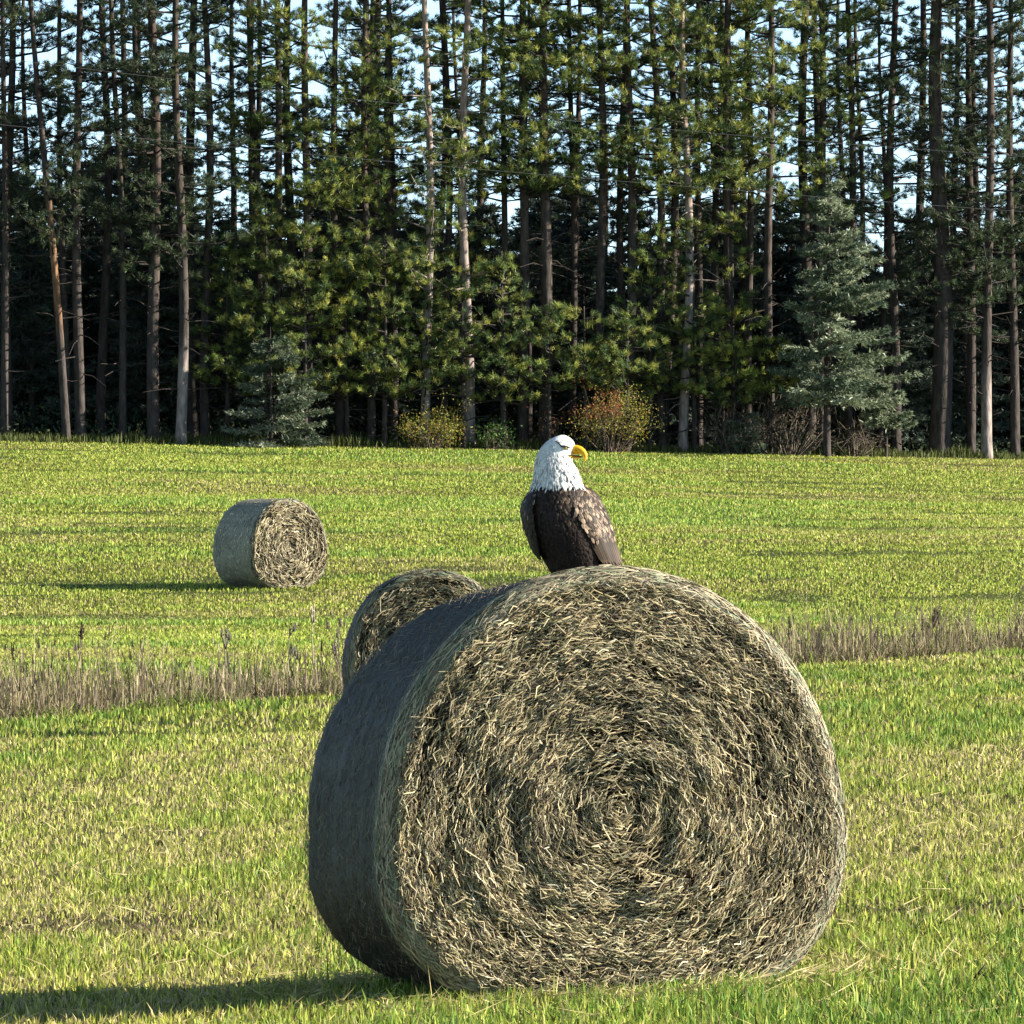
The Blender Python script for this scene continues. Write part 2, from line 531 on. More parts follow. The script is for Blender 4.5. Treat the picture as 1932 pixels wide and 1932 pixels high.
def bale(name, u, d, yaw, W, H, L, nstraw, swidth, label, sink=.03, seed=1, green=1.0, wc0=.029, tone=1.0, zf=.44, taper=0.0):
    rng = np.random.default_rng(seed)
    x = X(u, d)
    z = float(hgt(x, d)) - sink
    t = thing(name, (x, d, z), label, 'hay bale', 'round hay bales', rz=yaw)
    a, b = W / 2, H / 2

    zc = zf * H

    def prof(th):          # sagged outline: a round top over a wide, settled foot; th from +x counter-clockwise
        c, s = np.cos(th), np.sin(th)
        rl = 1 / ((np.abs(c) ** 2.45) + (np.abs(s) ** 2.45)) ** (1 / 2.45)
        ru = 1 / ((np.abs(c) ** 2.04) + (np.abs(s) ** 2.04)) ** (1 / 2.04)
        rr = np.where(s >= 0, ru, rl)
        px = a * c * rr
        pz = np.where(s >= 0, zc + (H - zc) * s * ru, np.maximum(zc + zc * 1.03 * s * rl, 0))
        lump = 1 + .006 * np.sin(3 * th + seed) + .004 * np.sin(7 * th + 2 * seed)
        return px * lump, pz
    na = 160
    th = np.linspace(0, 2 * np.pi, na, endpoint=False)
    px, pz = prof(th)
    cz = H * .46
    tpx = lambda y: 1 - .25 * taper * np.clip((np.asarray(y) + L / 2) / L, 0, 1)
    tp = lambda y: 1 - taper * np.clip((np.asarray(y) + L / 2) / L, 0, 1)
    # sections along the axis: (scale, y)
    sh = .062
    # rounded shoulder
    sec = [(1 - sh / a * (1 - np.sin(q)), -L / 2 + sh * (1 - np.cos(q))) for q in np.linspace(0, np.pi / 2, 7)]
    mid = [(1 + .004 * np.sin(k * 1.7 + seed), y) for k, y in enumerate(np.linspace(-L / 2 + sh, L / 2 - sh, 22)[1:-1])]
    back = [(s, -y) for s, y in sec[::-1]]
    allsec = sec + mid + back

    def ringset(secs, off, colf):
        V = []; C = []
        for s, y in secs:
            wob = 1 + .008 * vnoise(th * 3 / 6.2832 * 8, y * 5 + 50 + th * 0, seed) + .005 * vnoise(th * 20, y * 14 + th * 0, seed + 1) + .003 * vnoise(th * 60, y * 30 + th * 0, seed + 2)
            V.append(np.stack([px * s * wob * (1 + off) * tpx(y), y + 0 * th, (cz + (pz - cz) * s * wob * (1 + off)) * tp(y)], 1))
            C.append(colf(y))
        V = np.array(V); C = np.array(C)
        n = len(secs)
        i = np.arange(n - 1)[:, None] * na; j = np.arange(na)[None]; k = (j + 1) % na
        return V, C, np.stack([i + j, i + k, i + na + k, i + na + j], -1).reshape(-1, 4)
    # the hay inside, with both ends
    cb = MB()
    V, C, q = ringset(allsec, -.006, lambda y: np.tile([.13, .095, .055], (na, 1)))
    cb.add(V.reshape(-1, 3), [q], C.reshape(-1, 3))

    def face_depth(fx, fz):
        r = np.hypot(fx, fz)
        aa = np.arctan2(fz, fx)
        return .035 * (1 - r ** 2) + .034 * fbm(fx * 5 + 9 * seed, fz * 5, 51) + .005 * np.sin(r * 47 + aa + 3 * vnoise(fx * 4, fz * 4, 53)) + .010 * vnoise(fx * 14, fz * 14, 54)
    nr = 42
    for sgn in (-1, 1):
        V = []
        for r in np.linspace(0, 1, nr):
            s0 = sec[0][0] * .994
            fx = np.cos(th) * r; fz = np.sin(th) * r
            dy = face_depth(fx, fz) * (1 - r ** 6)
            V.append(np.stack([px * s0 * r, sgn * (L / 2 + dy), cz + (pz - cz) * s0 * r], 1) * np.array([tpx(sgn * L / 2), 1, tp(sgn * L / 2)]))
        V = np.array(V)
        i = np.arange(nr - 1)[:, None] * na; j = np.arange(na)[None]; k = (j + 1) % na
        q = np.stack([i + j, i + na + j, i + na + k, i + k] if sgn > 0 else [i + j, i + k, i + na + k, i + na + j], -1).reshape(-1, 4)
        cb.add(V.reshape(-1, 3), [q], np.array([.03, .022, .013]))  # near-black ends: shade in the gaps between stems, painted in
    cb.build('hay_core', M_core, t, smooth=True)
    # net wrap: a skin over the barrel that turns over both shoulders
    wb = MB()
    wsec = sec[4:] + mid + back[:-4]

    def wc(y):
        e = sstep(L / 2 - .16, L / 2 - .03, np.abs(y))
        return np.tile((np.array([1, .96, .66]) * (1 - e) + np.array([1.2, 1.2, .9]) * e) * wc0, (na, 1)) * (1 + .25 * vnoise(th * 14, 3 + y * 2 + 0 * th, 61))[:, None]
    V, C, q = ringset(wsec, .002, wc)
    wb.add(V.reshape(-1, 3), [q], C.reshape(-1, 3))
    # its threads and the stems pressed under it, running round the barrel
    n = int(nstraw * .4)
    a0 = rng.uniform(0, 2 * np.pi, n); yy = rng.uniform(-L / 2 + .02, L / 2 - .02, n)
    edge = rng.uniform(0, 1, n) < .35
    yy[edge] = -L / 2 + np.abs(rng.normal(0, .05, edge.sum())) + .012
    da = rng.uniform(.02, .07, n) / a
    sk = rng.normal(0, .014, n)
    ps = []
    for f in (0, .5, 1):
        aa = a0 + da * f
        cx, cz_ = prof(aa)
        yq = yy + sk * f
        q = np.clip((yq + L / 2) / sh, 0, 1)
        sc = np.where(q < 1, 1 - sh / a * (1 - np.sin(np.arccos(1 - q))), 1.0)
        up = 1.006 + .012 * rng.uniform(0, 1, n) ** 3
        ps.append(np.stack([cx * sc * up * tpx(yq), yq, (cz + (cz_ - cz) * sc * up) * tp(yq)], 1))
    side = np.stack([0 * a0, np.ones(n), 0 * a0], 1) * (rng.uniform(.5, 1, n) * swidth * .8)[:, None] * .5
    V = np.stack([ps[0] - side, ps[0] + side, ps[1] - side, ps[1] + side, ps[2] - side * .6, ps[2] + side * .6], 1).reshape(-1, 3)
    i = np.arange(n)[:, None] * 6
    c = np.array([2.0, 1.8, 1.3]) * wc0 * rng.uniform(.3, 2.0, (n, 1))
    c[edge] = np.array([.34, .30, .20]) * rng.uniform(.5, 1.3, (edge.sum(), 1))
    gr = edge & (rng.uniform(0, 1, n) < .45)
    c[gr] = np.array([.22, .31, .20]) * green * rng.uniform(.6, 1.5, (gr.sum(), 1))
    wb.add(V, [i + np.array([[0, 1, 3, 2]]), i + np.array([[2, 3, 5, 4]])], np.repeat(c, 6, 0))
    wb.build('net_wrap', M_wrap, t, smooth=True)
    # the cut end: thousands of stems wound round the middle
    sb = MB()
    n = nstraw
    r = np.sqrt(rng.uniform(0, 1, n)) * 1.012
    aa = rng.uniform(0, 2 * np.pi, n)
    fx = np.cos(aa) * r; fz = np.sin(aa) * r
    dens = fbm(fx * 3.2 + 4, fz * 3.2 + seed, 71) + .34 * np.sin(r * 44 + aa + 2 * vnoise(fx * 3, fz * 3, 77))
    k = rng.uniform(0, 1, n) < np.maximum(.22, .46 + .65 * dens)
    r, aa, fx, fz = r[k], aa[k], fx[k], fz[k]
    n = len(r)
    pxs, pzs = prof(aa)
    s0 = sec[0][0]
    c0 = np.stack([pxs * s0 * r, -(L / 2 + face_depth(fx, fz) * (1 - r ** 6)), cz + (pzs - cz) * s0 * r], 1)
    spin = rng.normal(0, .24, n) + np.where(rng.uniform(0, 1, n) < .12, rng.uniform(-1.4, 1.4, n), 0)
    tang = np.stack([-np.sin(aa) * a, 0 * aa, np.cos(aa) * b], 1)
    tang = nrm(tang); rad = np.stack([np.cos(aa), 0 * aa, np.sin(aa)], 1)
    dr = tang * np.cos(spin)[:, None] + rad * np.sin(spin)[:, None]
    lift = rng.normal(.02, .22, n)
    dr = nrm(dr + np.array([0, -1.0, 0]) * lift[:, None])
    longs = rng.uniform(0, 1, n) < .04
    ln = rng.uniform(.02, .085, n) * np.where(longs, 1.9, 1) * (swidth / .006) ** .6
    bow = rng.normal(0, .2, n)[:, None] * ln[:, None] * rad
    base = c0 - np.array([0, 1.0, 0]) * (rng.uniform(-.016, .034, n))[:, None]
    pA = base - dr * ln[:, None] * .5; pB = base + bow + np.array([0, -1, 0]) * rng.uniform(0, .008, n)[:, None]; pC = base + dr * ln[:, None] * .5
    wd = rng.uniform(.5, 1.25, n) * swidth * np.where(longs, 1.35, 1)
    sd = nrm(np.cross(dr, np.array([0, 1.0, 0]) + rng.normal(0, .5, (n, 3)))) * wd[:, None] * .5
    nn = nrm(np.cross(dr, sd)); nn = nn * np.where(nn[:, 1:2] > 0, -1, 1) * wd[:, None] * .35
    ring = lambda p, f: np.stack([p - sd * f, p + nn * f, p + sd * f], 1)
    V = np.concatenate([ring(pA, .8), ring(pB, 1), ring(pC, .6)], 1).reshape(-1, 3)
    i = np.arange(n)[:, None] * 9
    qs = [i + np.array([[0, 1, 4, 3]]), i + np.array([[1, 2, 5, 4]]), i + np.array([[3, 4, 7, 6]]), i + np.array([[4, 5, 8, 7]])]
    pr = np.array([.28, .17, .19, .20, .10, .06])
    c = HAYC[rng.choice(6, n, p=pr)] * rng.uniform(.7, 1.2, (n, 1))
    shade = fbm(fx * 2.2 + 1, fz * 2.2 + seed * 3, 73)
    c[longs] = np.array([.52, .42, .25]) * rng.uniform(.7, 1.2, (longs.sum(), 1))
    c = c * (1 + .4 * shade)[:, None] * tone
    sb.add(V, qs, np.repeat(c, 9, 0))
    # stems bent round the shoulder, under the sparse edge of the net
    n = int(nstraw * .16)
    a0 = rng.uniform(0, 2 * np.pi, n); ph = rng.uniform(0, np.pi / 2, n) ** 1.0
    ln = rng.uniform(.03, .11, n) * (swidth / .006) ** .6
    skw = rng.normal(0, .28, n)
    off = .004 + .014 * rng.uniform(0, 1, n) ** 2
    ps = []
    for f in (-.5, 0, .5):
        aa = a0 + ln * f * np.cos(skw) / a
        p2 = np.clip(ph + ln * f * np.sin(skw) / sh, -.1, np.pi / 2 + .1)
        cx, cz_ = prof(aa)
        sc = 1 - sh / a * (1 - np.sin(p2)) + off * np.sin(p2) / a
        ps.append(np.stack([cx * sc, -L / 2 + sh * (1 - np.cos(p2)) - off * np.cos(p2), cz + (cz_ - cz) * sc], 1))
    nn = np.stack([np.cos(a0) * np.sin(ph), -np.cos(ph), np.sin(a0) * np.sin(ph)], 1) + rng.normal(0, .45, (n, 3))
    sd = nrm(np.cross(ps[2] - ps[0], nn)) * (rng.uniform(.5, 1.2, n) * swidth * .5)[:, None]
    V = np.stack([ps[0] - sd, ps[0] + sd, ps[1] - sd, ps[1] + sd, ps[2] - sd * .5, ps[2] + sd * .5], 1).reshape(-1, 3)
    i = np.arange(n)[:, None] * 6
    c = tone * np.array([.52, .44, .29]) * rng.uniform(.18, 1.15, (n, 1))
    gr = rng.uniform(0, 1, n) < .20
    c[gr] = np.array([.27, .33, .20]) * green * rng.uniform(.5, 1.3, (gr.sum(), 1))
    sb.add(V, [i + np.array([[0, 1, 3, 2]]), i + np.array([[2, 3, 5, 4]])], np.repeat(c, 6, 0))
    # stray stems poking through the net
    n = int(nstraw * .07)
    a0 = rng.uniform(0, 2 * np.pi, n); yy = rng.uniform(-L / 2 + .02, L / 2 - .02, n)
    cx, cz_ = prof(a0)
    b_ = np.stack([cx * tpx(yy), yy, cz_ * tp(yy)], 1)
    rad = np.stack([np.cos(a0), 0 * a0, np.sin(a0)], 1); tg = np.stack([-np.sin(a0), 0 * a0, np.cos(a0)], 1)
    u = nrm(tg * rng.choice([-1, 1], n)[:, None] + rad * rng.uniform(.05, .8, n)[:, None] + np.array([0, 1.0, 0]) * rng.normal(0, .6, n)[:, None])
    needles(sb, b_, u, rng.uniform(.02, .06, n) * (swidth / .006) ** .5, swidth * .8, np.array([.36, .29, .18]) * rng.uniform(.5, 1.3, (n, 1)), rng)
    sb.build('straw_end', M_straw, t)
    return t, (lambda: z + H)


b1, _ = bale('hay_bale', 1073, 29.85, math.radians(15), 1.88, 1.725, 1.36, 112000, .0047,
             'big round hay bale filling the front, with the eagle perched on top', sink=.05, seed=1, zf=.385, taper=.045)
b2, _ = bale('hay_bale', 810, 80.0, math.radians(4), 1.80, 1.83, 1.4, 15000, .011,
             'round hay bale half hidden behind the left shoulder of the big front bale', seed=2, tone=.75)
b3, _ = bale('hay_bale', 509, 139.0, math.radians(33), 1.66, 1.66, 1.42, 7000, .020,
             'far round hay bale alone in the upper field, its shadow stretching left', seed=3, wc0=.24, tone=.68)


# ------------------------------------------------------------------ bald eagle
def eagle():
    rng = np.random.default_rng(5)
    K = .000341
    d = 29.95
    x0 = X(1080.6, d)
    z0 = Z(1070.0, d) - .016
    t = thing('bald_eagle', (x0, d, z0), 'bald eagle with white head and yellow beak perched on the big hay bale', 'eagle')
    WHITE = np.array([.83, .82, .78]); DK = np.array([.018, .0115, .009]); TAN = np.array([.38, .28, .19]); MIDB = np.array([.078, .052, .035])

    def P(cx, cy, dp):
        cx, cy, dp = np.broadcast_arrays(np.asarray(cx, float), np.asarray(cy, float), np.asarray(dp, float))
        return np.stack([(cx - 900) * K, dp * K, (1770 - cy) * K], -1)

    def loft(mb, rows, ns, colf, power=2.2):
        """rows: (cy, xl, xr, front, back, dshift)"""
        th = np.linspace(0, 2 * np.pi, ns, endpoint=False)
        V = []; C = []
        for cy, xl, xr, df, db, ds in rows:
            c, s = np.cos(th), np.sin(th)
            r = 1 / ((np.abs(c) ** power + np.abs(s) ** power) ** (1 / power))
            xx = (xl + xr) / 2 + (xr - xl) / 2 * r * c
            yy = ds + np.where(s > 0, db, df) * r * s
            V.append(P(xx, cy + 0 * th, yy)); C.append(colf(xx, cy + 0 * th))
        n = len(rows)
        i = np.arange(n - 1)[:, None] * ns; j = np.arange(ns)[None]; k = (j + 1) % ns
        q = np.stack([i + j, i + k, i + ns + k, i + ns + j], -1).reshape(-1, 4)
        mb.add(np.concatenate(V), [q, np.arange(ns)[None, ::-1], (np.arange(ns) + (n - 1) * ns)[None]], np.concatenate(C))

    def smooth_rows(rows, m):
        R = np.array(rows, float)
        s = np.linspace(0, len(R) - 1, m)
        out = np.stack([np.interp(s, np.arange(len(R)), R[:, k]) for k in range(R.shape[1])], 1)
        for _ in range(2):
            o2 = out.copy(); o2[1:-1] = (out[:-2] + 2 * out[1:-1] + out[2:]) / 4; out = o2
        return out

    border = lambda cx: 765 + 18 * np.sin(cx * .045) - 45 * np.exp(-((cx - 745) / 40.) ** 2)
    bodycol = lambda cx, cy: np.where((cy < border(cx) - 10)[:, None], WHITE, DK)
    rows = [(1830, 700, 1140, 110, 110, 20), (1775, 630, 1230, 170, 210, 20), (1660, 580, 1250, 220, 260, 20), (1500, 470, 1250, 260, 290, 10),
            (1350, 400, 1230, 290, 300, 0), (1200, 350, 1195, 305, 300, 0), (1050, 330, 1150, 305, 280, 0), (950, 345, 1110, 295, 260, 0),
            (870, 385, 1060, 275, 240, 0), (800, 430, 1010, 250, 220, 0), (740, 452, 985, 225, 210, 0), (680, 458, 970, 212, 205, 0),
            (600, 463, 942, 198, 200, 0), (520, 467, 905, 182, 190, 0), (460, 472, 893, 170, 180, 0), (400, 487, 905, 160, 170, 0),
            (350, 510, 915, 155, 162, 0), (300, 545, 930, 148, 150, 0), (250, 592, 915, 132, 136, 0), (210, 650, 880, 104, 108, 0),
            (182, 715, 835, 62, 66, 0), (170, 762, 800, 22, 24, 0)]
    R = smooth_rows(rows, 66)
    bm = MB()
    loft(bm, R, 48, bodycol)
    bm.build('body', M_body, t, smooth=True)

    def surf(R, cy, ang, power=2.2):
        c, s = np.cos(ang), np.sin(ang)
        r = 1 / ((np.abs(c) ** power + np.abs(s) ** power) ** (1 / power))
        o = np.argsort(R[:, 0])
        g = lambda k: np.interp(cy, R[o, 0], R[o, k])
        xl, xr = g(1), g(2)
        return P((xl + xr) / 2 + (xr - xl) / 2 * r * c, cy, g(5) + np.where(s > 0, g(4), g(3)) * r * s)

    def feathers(mb, fn, cy, ang, ln, wd, col, tip, lift, jag=.18):
        """small overlapping vanes lying down the surface"""
        n = len(cy)
        p0 = fn(cy, ang); p1 = fn(cy + ln * .5, ang); p2 = fn(cy + ln, ang + rng.normal(0, .02, n))
        sx = fn(cy + ln * .3, ang + .05) - fn(cy + ln * .3, ang - .05)
        sx = nrm(sx)
        dn = nrm(p2 - p0)
        nm = nrm(np.cross(sx, dn))
        ctr = fn(cy, ang + np.pi)
        nm = nm * np.where(np.sum(nm * (p0 - ctr), 1) < 0, -1, 1)[:, None]
        rot = rng.normal(0, jag, n)[:, None]
        dn2 = nrm(dn + sx * rot); sx2 = nrm(np.cross(nm, dn2))
        L = (ln * K)[:, None]; W = (wd * K)[:, None] * .5; li = (lift * K)[:, None]
        a = p0 - nm * .002
        m = p0 + dn2 * L * .5 + nm * (li * .7) + (p1 - p0 - dn * L * .5)
        e = p0 + dn2 * L * .85 + nm * li + (p2 - p0 - dn * L)
        f = p0 + dn2 * L * 1.03 + nm * (li * .8) + (p2 - p0 - dn * L)
        V = np.stack([a - sx2 * W * .4, a + sx2 * W * .4, m - sx2 * W, m + nm * W * .25, m + sx2 * W, e - sx2 * W * .75, e + nm * W * .2, e + sx2 * W * .75, f], 1).reshape(-1, 3)
        i = np.arange(n)[:, None] * 9
        C = np.stack([col, col, col, col, col, tip, col, tip, tip], 1).reshape(-1, 3)
        mb.add(V, [i + np.array([[0, 1, 3]]), i + np.array([[0, 3, 2]]), i + np.array([[1, 4, 3]]), i + np.array([[2, 3, 6, 5]]), i + np.array([[3, 4, 7, 6]]), i + np.array([[5, 6, 8]]), i + np.array([[6, 7, 8]])], C)

    # body plumage
    pm = MB()
    bf = lambda cy, an: surf(R, cy, an)
    cy, an = [], []
    for k, c in enumerate(np.arange(760, 1740, 23)):
        nA = 66
        cy.append(np.full(nA, c) + rng.uniform(-14, 14, nA)); an.append((np.arange(nA) + .5 * (k % 2)) / nA * 2 * np.pi + rng.normal(0, .03, nA))
    cy = np.concatenate(cy); an = np.concatenate(an); n = len(cy)
    col = DK * rng.uniform(.7, 1.6, (n, 1)); tip = col * rng.uniform(1, 2.2, (n, 1))
    lt = (rng.uniform(0, 1, n) < .05); tip[lt] = MIDB * 1.2
    # a run of browner vanes down the middle of the breast
    sx_ = surf(R, cy, an)[:, 0] / K + 900
    br = (np.abs(sx_ - 790) < 75) & (np.sin(an) < 0) & (cy < 1200) & (rng.uniform(0, 1, n) < .5)
    col[br] = MIDB * rng.uniform(.6, 1.4, (br.sum(), 1)); tip[br] = TAN * rng.uniform(.35, .8, (br.sum(), 1))
    feathers(pm, bf, cy, an, rng.uniform(55, 90, n), rng.uniform(26, 42, n), col, tip, rng.uniform(1, 7, n))
    # white hackles of head and neck
    cy, an = [], []
    for k, c in enumerate(np.arange(215, 712, 15)):
        nA = 74
        cy.append(np.full(nA, c) + rng.uniform(-12, 12, nA)); an.append((np.arange(nA) + .5 * (k % 2)) / nA * 2 * np.pi + rng.normal(0, .05, nA))
    cy = np.concatenate(cy); an = np.concatenate(an)
    xx = surf(R, cy, an)[:, 0] / K + 900
    k = ~((cy < 470) & (xx > 880)) & ~((cy > 240) & (cy < 370) & (xx > 690) & (np.sin(an) < 0))
    cy, an, xx = cy[k], an[k], xx[k]; n = len(cy)
    g = sstep(250, 600, cy)
    ln = 40 + 88 * g * rng.uniform(.5, 1.3, n); wd = 14 + 13 * g * rng.uniform(.5, 1.4, n)
    col = WHITE * rng.uniform(.62, 1.0, (n, 1)); tip = col * rng.uniform(.75, 1.05, (n, 1))
    feathers(pm, bf, cy, an, ln, wd, col, np.minimum(tip, .85), 2 + 20 * g * rng.uniform(0, 1.3, n) ** 1.6, jag=.2)
    pm.build('plumage', M_feather, t)

    # folded wings
    def wing(rows, frontsign, mott):
        wm = MB()
        Rw = smooth_rows(rows, 40)
        cyw = Rw[:, 0]; xi = Rw[:, 1]; xo = Rw[:, 2]; di = Rw[:, 3]; do = Rw[:, 4]; th_ = Rw[:, 5]

        def wf(cy, s):      # s: 0 inner edge .. 1 outer edge on the outside face
            a_, b_, c_, e_, h_ = [np.interp(cy, cyw, q) for q in (xi, xo, di, do, th_)]
            bul = np.sin(np.pi * np.clip(s, 0, 1))
            nxx = np.where(xo.mean() > xi.mean(), 1, -1)
            return P(a_ + (b_ - a_) * s + nxx * bul * h_ * .15, cy, c_ - 45 * (1 - s) * np.clip((cy - 760) / 300, 0, 1) + (e_ - c_) * s - bul * h_)
        ns = 13
        S_ = np.linspace(0, 1, ns)
        n = len(cyw)
        A = np.array([wf(np.full(ns, c), S_) for c in cyw])
        B = np.array([wf(np.full(ns, c), S_) for c in cyw]); B[..., 1] += (np.sin(np.pi * S_)[None] * 70 + 30 + 60 * (1 - S_)[None]) * K * np.ones((n, 1))
        ring = np.concatenate([A, B[:, ::-1]], 1); m = ring.shape[1]
        i = np.arange(n - 1)[:, None] * m; j = np.arange(m)[None]; k = (j + 1) % m
        wm.add(ring.reshape(-1, 3), [np.stack([i + j, i + k, i + m + k, i + m + j], -1).reshape(-1, 4), np.arange(m)[None, ::-1], (np.arange(m) + (n - 1) * m)[None]], DK * 1.2)
        c0, c1 = cyw[0], cyw[-1]
        fn = lambda cy, an: wf(np.clip(cy, c0, c1), an)

        def vane(cy, s, ln, wd, col, tip, lift, jag):
            # inside/outside test in feathers() uses ang+pi: not meaningful here, so lay them directly
            n = len(cy)
            p0 = fn(cy, s); p1 = fn(cy + ln * .5, s); p2 = fn(cy + ln, s)
            sx = nrm(fn(cy, s + .06) - fn(cy, s - .06)); dn = nrm(p2 - p0)
            nm = nrm(np.cross(sx, dn)); nm = nm * np.where(nm[:, 1:2] > 0, -1, 1)
            dn = nrm(dn + sx * rng.normal(0, jag, n)[:, None]); sx = nrm(np.cross(nm, dn))
            L = (ln * K)[:, None]; W = (wd * K)[:, None] * .5; li = (lift * K)[:, None]
            m_ = p0 + dn * L * .5 + nm * li * .7; e = p0 + dn * L * .86 + nm * li; f = p0 + dn * L * 1.02 + nm * li * .9
            V = np.stack([p0 - sx * W * .5, p0 + sx * W * .5, m_ - sx * W, m_ + nm * W * .2, m_ + sx * W, e - sx * W * .75, e + nm * W * .18, e + sx * W * .75, f], 1).reshape(-1, 3)
            i = np.arange(n)[:, None] * 9
            C = np.stack([col, col, tip, col, tip, tip, col, tip, tip], 1).reshape(-1, 3)
            wm.add(V, [i + np.array([[0, 1, 3]]), i + np.array([[0, 3, 2]]), i + np.array([[1, 4, 3]]), i + np.array([[2, 3, 6, 5]]), i + np.array([[3, 4, 7, 6]]), i + np.array([[5, 6, 8]]), i + np.array([[6, 7, 8]])], C)
        # long flight feathers first, coverts over them
        n = 11
        s = np.linspace(.06, .95, n)
        cyq = np.linspace(c0 + .50 * (c1 - c0), c0 + .62 * (c1 - c0), n)
        tone = MIDB * rng.uniform(.35, .9, (n, 1)) * (.35 + .65 * mott)
        vane(cyq, s, (c1 - cyq) * rng.uniform(.86, 1.0, n), np.full(n, 58.), tone * .45, np.minimum(tone * 2.2, .5), np.full(n, 10.), .02)
        cy, ss = [], []
        for k, c in enumerate(np.linspace(c0 + 5, c0 + .60 * (c1 - c0), 18)):
            nA = 9
            cy.append(np.full(nA, c) + rng.uniform(-12, 12, nA)); ss.append((np.arange(nA) + .25 + .5 * (k % 2)) / nA + rng.normal(0, .025, nA))
        cy = np.concatenate(cy); ss = np.clip(np.concatenate(ss), .02, .98); n = len(cy)
        pale = rng.uniform(0, 1, n) < .54 * mott
        col = DK * rng.uniform(.9, 2.2, (n, 1)); tip = MIDB * rng.uniform(.5, 1.5, (n, 1)) * (.4 + .6 * mott)
        tip[pale] = TAN * rng.uniform(.7, 1.25, (pale.sum(), 1))
        pp = pale & (rng.uniform(0, 1, n) < .22); col[pp] = TAN * rng.uniform(.5, .9, (pp.sum(), 1))
        vane(cy, ss, rng.uniform(55, 95, n), rng.uniform(32, 50, n), col, tip, rng.uniform(3, 9, n), .22)
        return wm.build('wing', M_feather, t)

    wing([(765, 965, 1035, -70, 20, 20), (820, 925, 1150, -150, 40, 40), (880, 905, 1210, -205, 50, 55), (960, 900, 1245, -250, 55, 65), (1050, 925, 1290, -255, 60, 70),
          (1150, 975, 1330, -245, 60, 70), (1250, 1025, 1362, -235, 65, 65), (1350, 1080, 1390, -210, 70, 60), (1450, 1130, 1413, -180, 75, 50), (1550, 1180, 1438, -140, 80, 45),
          (1650, 1228, 1465, -100, 85, 40), (1760, 1280, 1503, -60, 95, 30)], 1, 1.0)
    wing([(790, 520, 435, -150, 20, 15), (880, 470, 345, -200, 40, 40), (960, 440, 300, -225, 50, 55), (1050, 420, 281, -235, 55, 60), (1150, 430, 291, -235, 55, 60), (1250, 448, 318, -230, 55, 55),
          (1350, 468, 350, -215, 60, 45), (1450, 490, 382, -190, 60, 40), (1550, 510, 425, -150, 60, 30), (1640, 535, 505, -110, 60, 15)], -1, .12)

    # beak: hooked upper mandible, slim lower one
    YB = np.array([.85, .43, .015])
    kb = MB()
    path = np.array([(860, 352), (905, 345), (950, 342), (990, 350), (1022, 372), (1042, 402), (1048, 440), (1040, 470), (1033, 492)], float)
    hh = np.array([54, 57, 53, 45, 37, 29, 19, 10, 2.]); ww = np.array([52, 50, 45, 38, 31, 25, 17, 10, 2.])
    dps = -20 - 70 * (path[:, 0] - 860) / 190
    T = nrm(np.gradient(path, axis=0)); N = np.stack([-T[:, 1], T[:, 0]], 1)
    th = np.linspace(0, 2 * np.pi, 16, endpoint=False)
    V = []
    for p, h_, w_, dp, nn in zip(path, hh, ww, dps, N):
        q = p[None] + nn[None] * (np.cos(th) * h_)[:, None]
        V.append(P(q[:, 0], np.minimum(q[:, 1], 418 if p[0] < 1010 else 9999), dp + np.sin(th) * w_))
    n = len(path)
    i = np.arange(n - 1)[:, None] * 16; j = np.arange(16)[None]; k = (j + 1) % 16
    kb.add(np.concatenate(V), [np.stack([i + j, i + k, i + 16 + k, i + 16 + j], -1).reshape(-1, 4), np.arange(16)[None, ::-1], (np.arange(16) + (n - 1) * 16)[None]], YB)
    bo = kb.build('beak', M_beak, t, smooth=True)
    lb = MB()
    tube(lb, P([800, 860, 920, 970, 1005], [398, 418, 432, 436, 434], [-128, -95, -60, -70, -76]), np.array([8, 20, 22, 16, 5]) * K, 10, YB * .9)
    lb.build('lower_mandible', M_beak, bo, smooth=True)
    gb = MB()
    tube(gb, P([850, 900, 960, 1012], [408, 416, 421, 428], [-122, -92, -92, -92]), np.array([5, 8, 9, 6]) * K, 8, (.05, .025, .01))
    tube(gb, P([925, 950], [346, 356], [-88, -92]), np.array([7, 5]) * K, 8, (.15, .07, .01))
    gb.build('mouth_line', M_beak, bo)
    # eyes under a dark brow on both sides of the head
    for sgn in (-1, 1):
        eb = MB()
        tube(eb, P([770, 800, 822, 840], [312, 318, 324, 330], [sgn * 138, sgn * 146, sgn * 146, sgn * 138]), np.array([6, 20, 20, 6]) * K, 10, (.45, .36, .10))
        tube(eb, P([800, 815], [320, 323], [sgn * 163, sgn * 163]), np.array([9, 9]) * K, 8, (.01, .01, .01))
        eb.build('eye', M_eye, t, smooth=True)
        wb_ = MB()
        tube(wb_, P([695, 730, 752, 765, 800, 845, 880], [246, 262, 290, 306, 304, 316, 330], np.array([128, 138, 142, 150, 158, 150, 128]) * sgn), np.array([5, 10, 9, 13, 12, 12, 5]) * K, 8, (.06, .06, .07))
        wb_.build('brow', M_feather, t)
    # white tail lying back along the bale, and the feet under the belly
    tb = MB()
    for k in range(9):
        f = (k - 4) / 4
        p0 = P(950 + 25 * f * 4, 1640, 230); p1 = P(960 + 60 * f * 4, 1725, 560); sx = np.array([1, 0, 0.]) * 42 * K
        up = np.array([0, 0, (4 - abs(k - 4)) * .0015])
        tb.add(np.stack([p0 - sx * .6 + up, p0 + sx * .6 + up, p1 + sx + up, p1 + up + np.array([0, .012, 0]), p1 - sx + up]), [np.array([[0, 1, 2, 3, 4]])], WHITE * .95)
    tb.build('tail', M_feather, t)
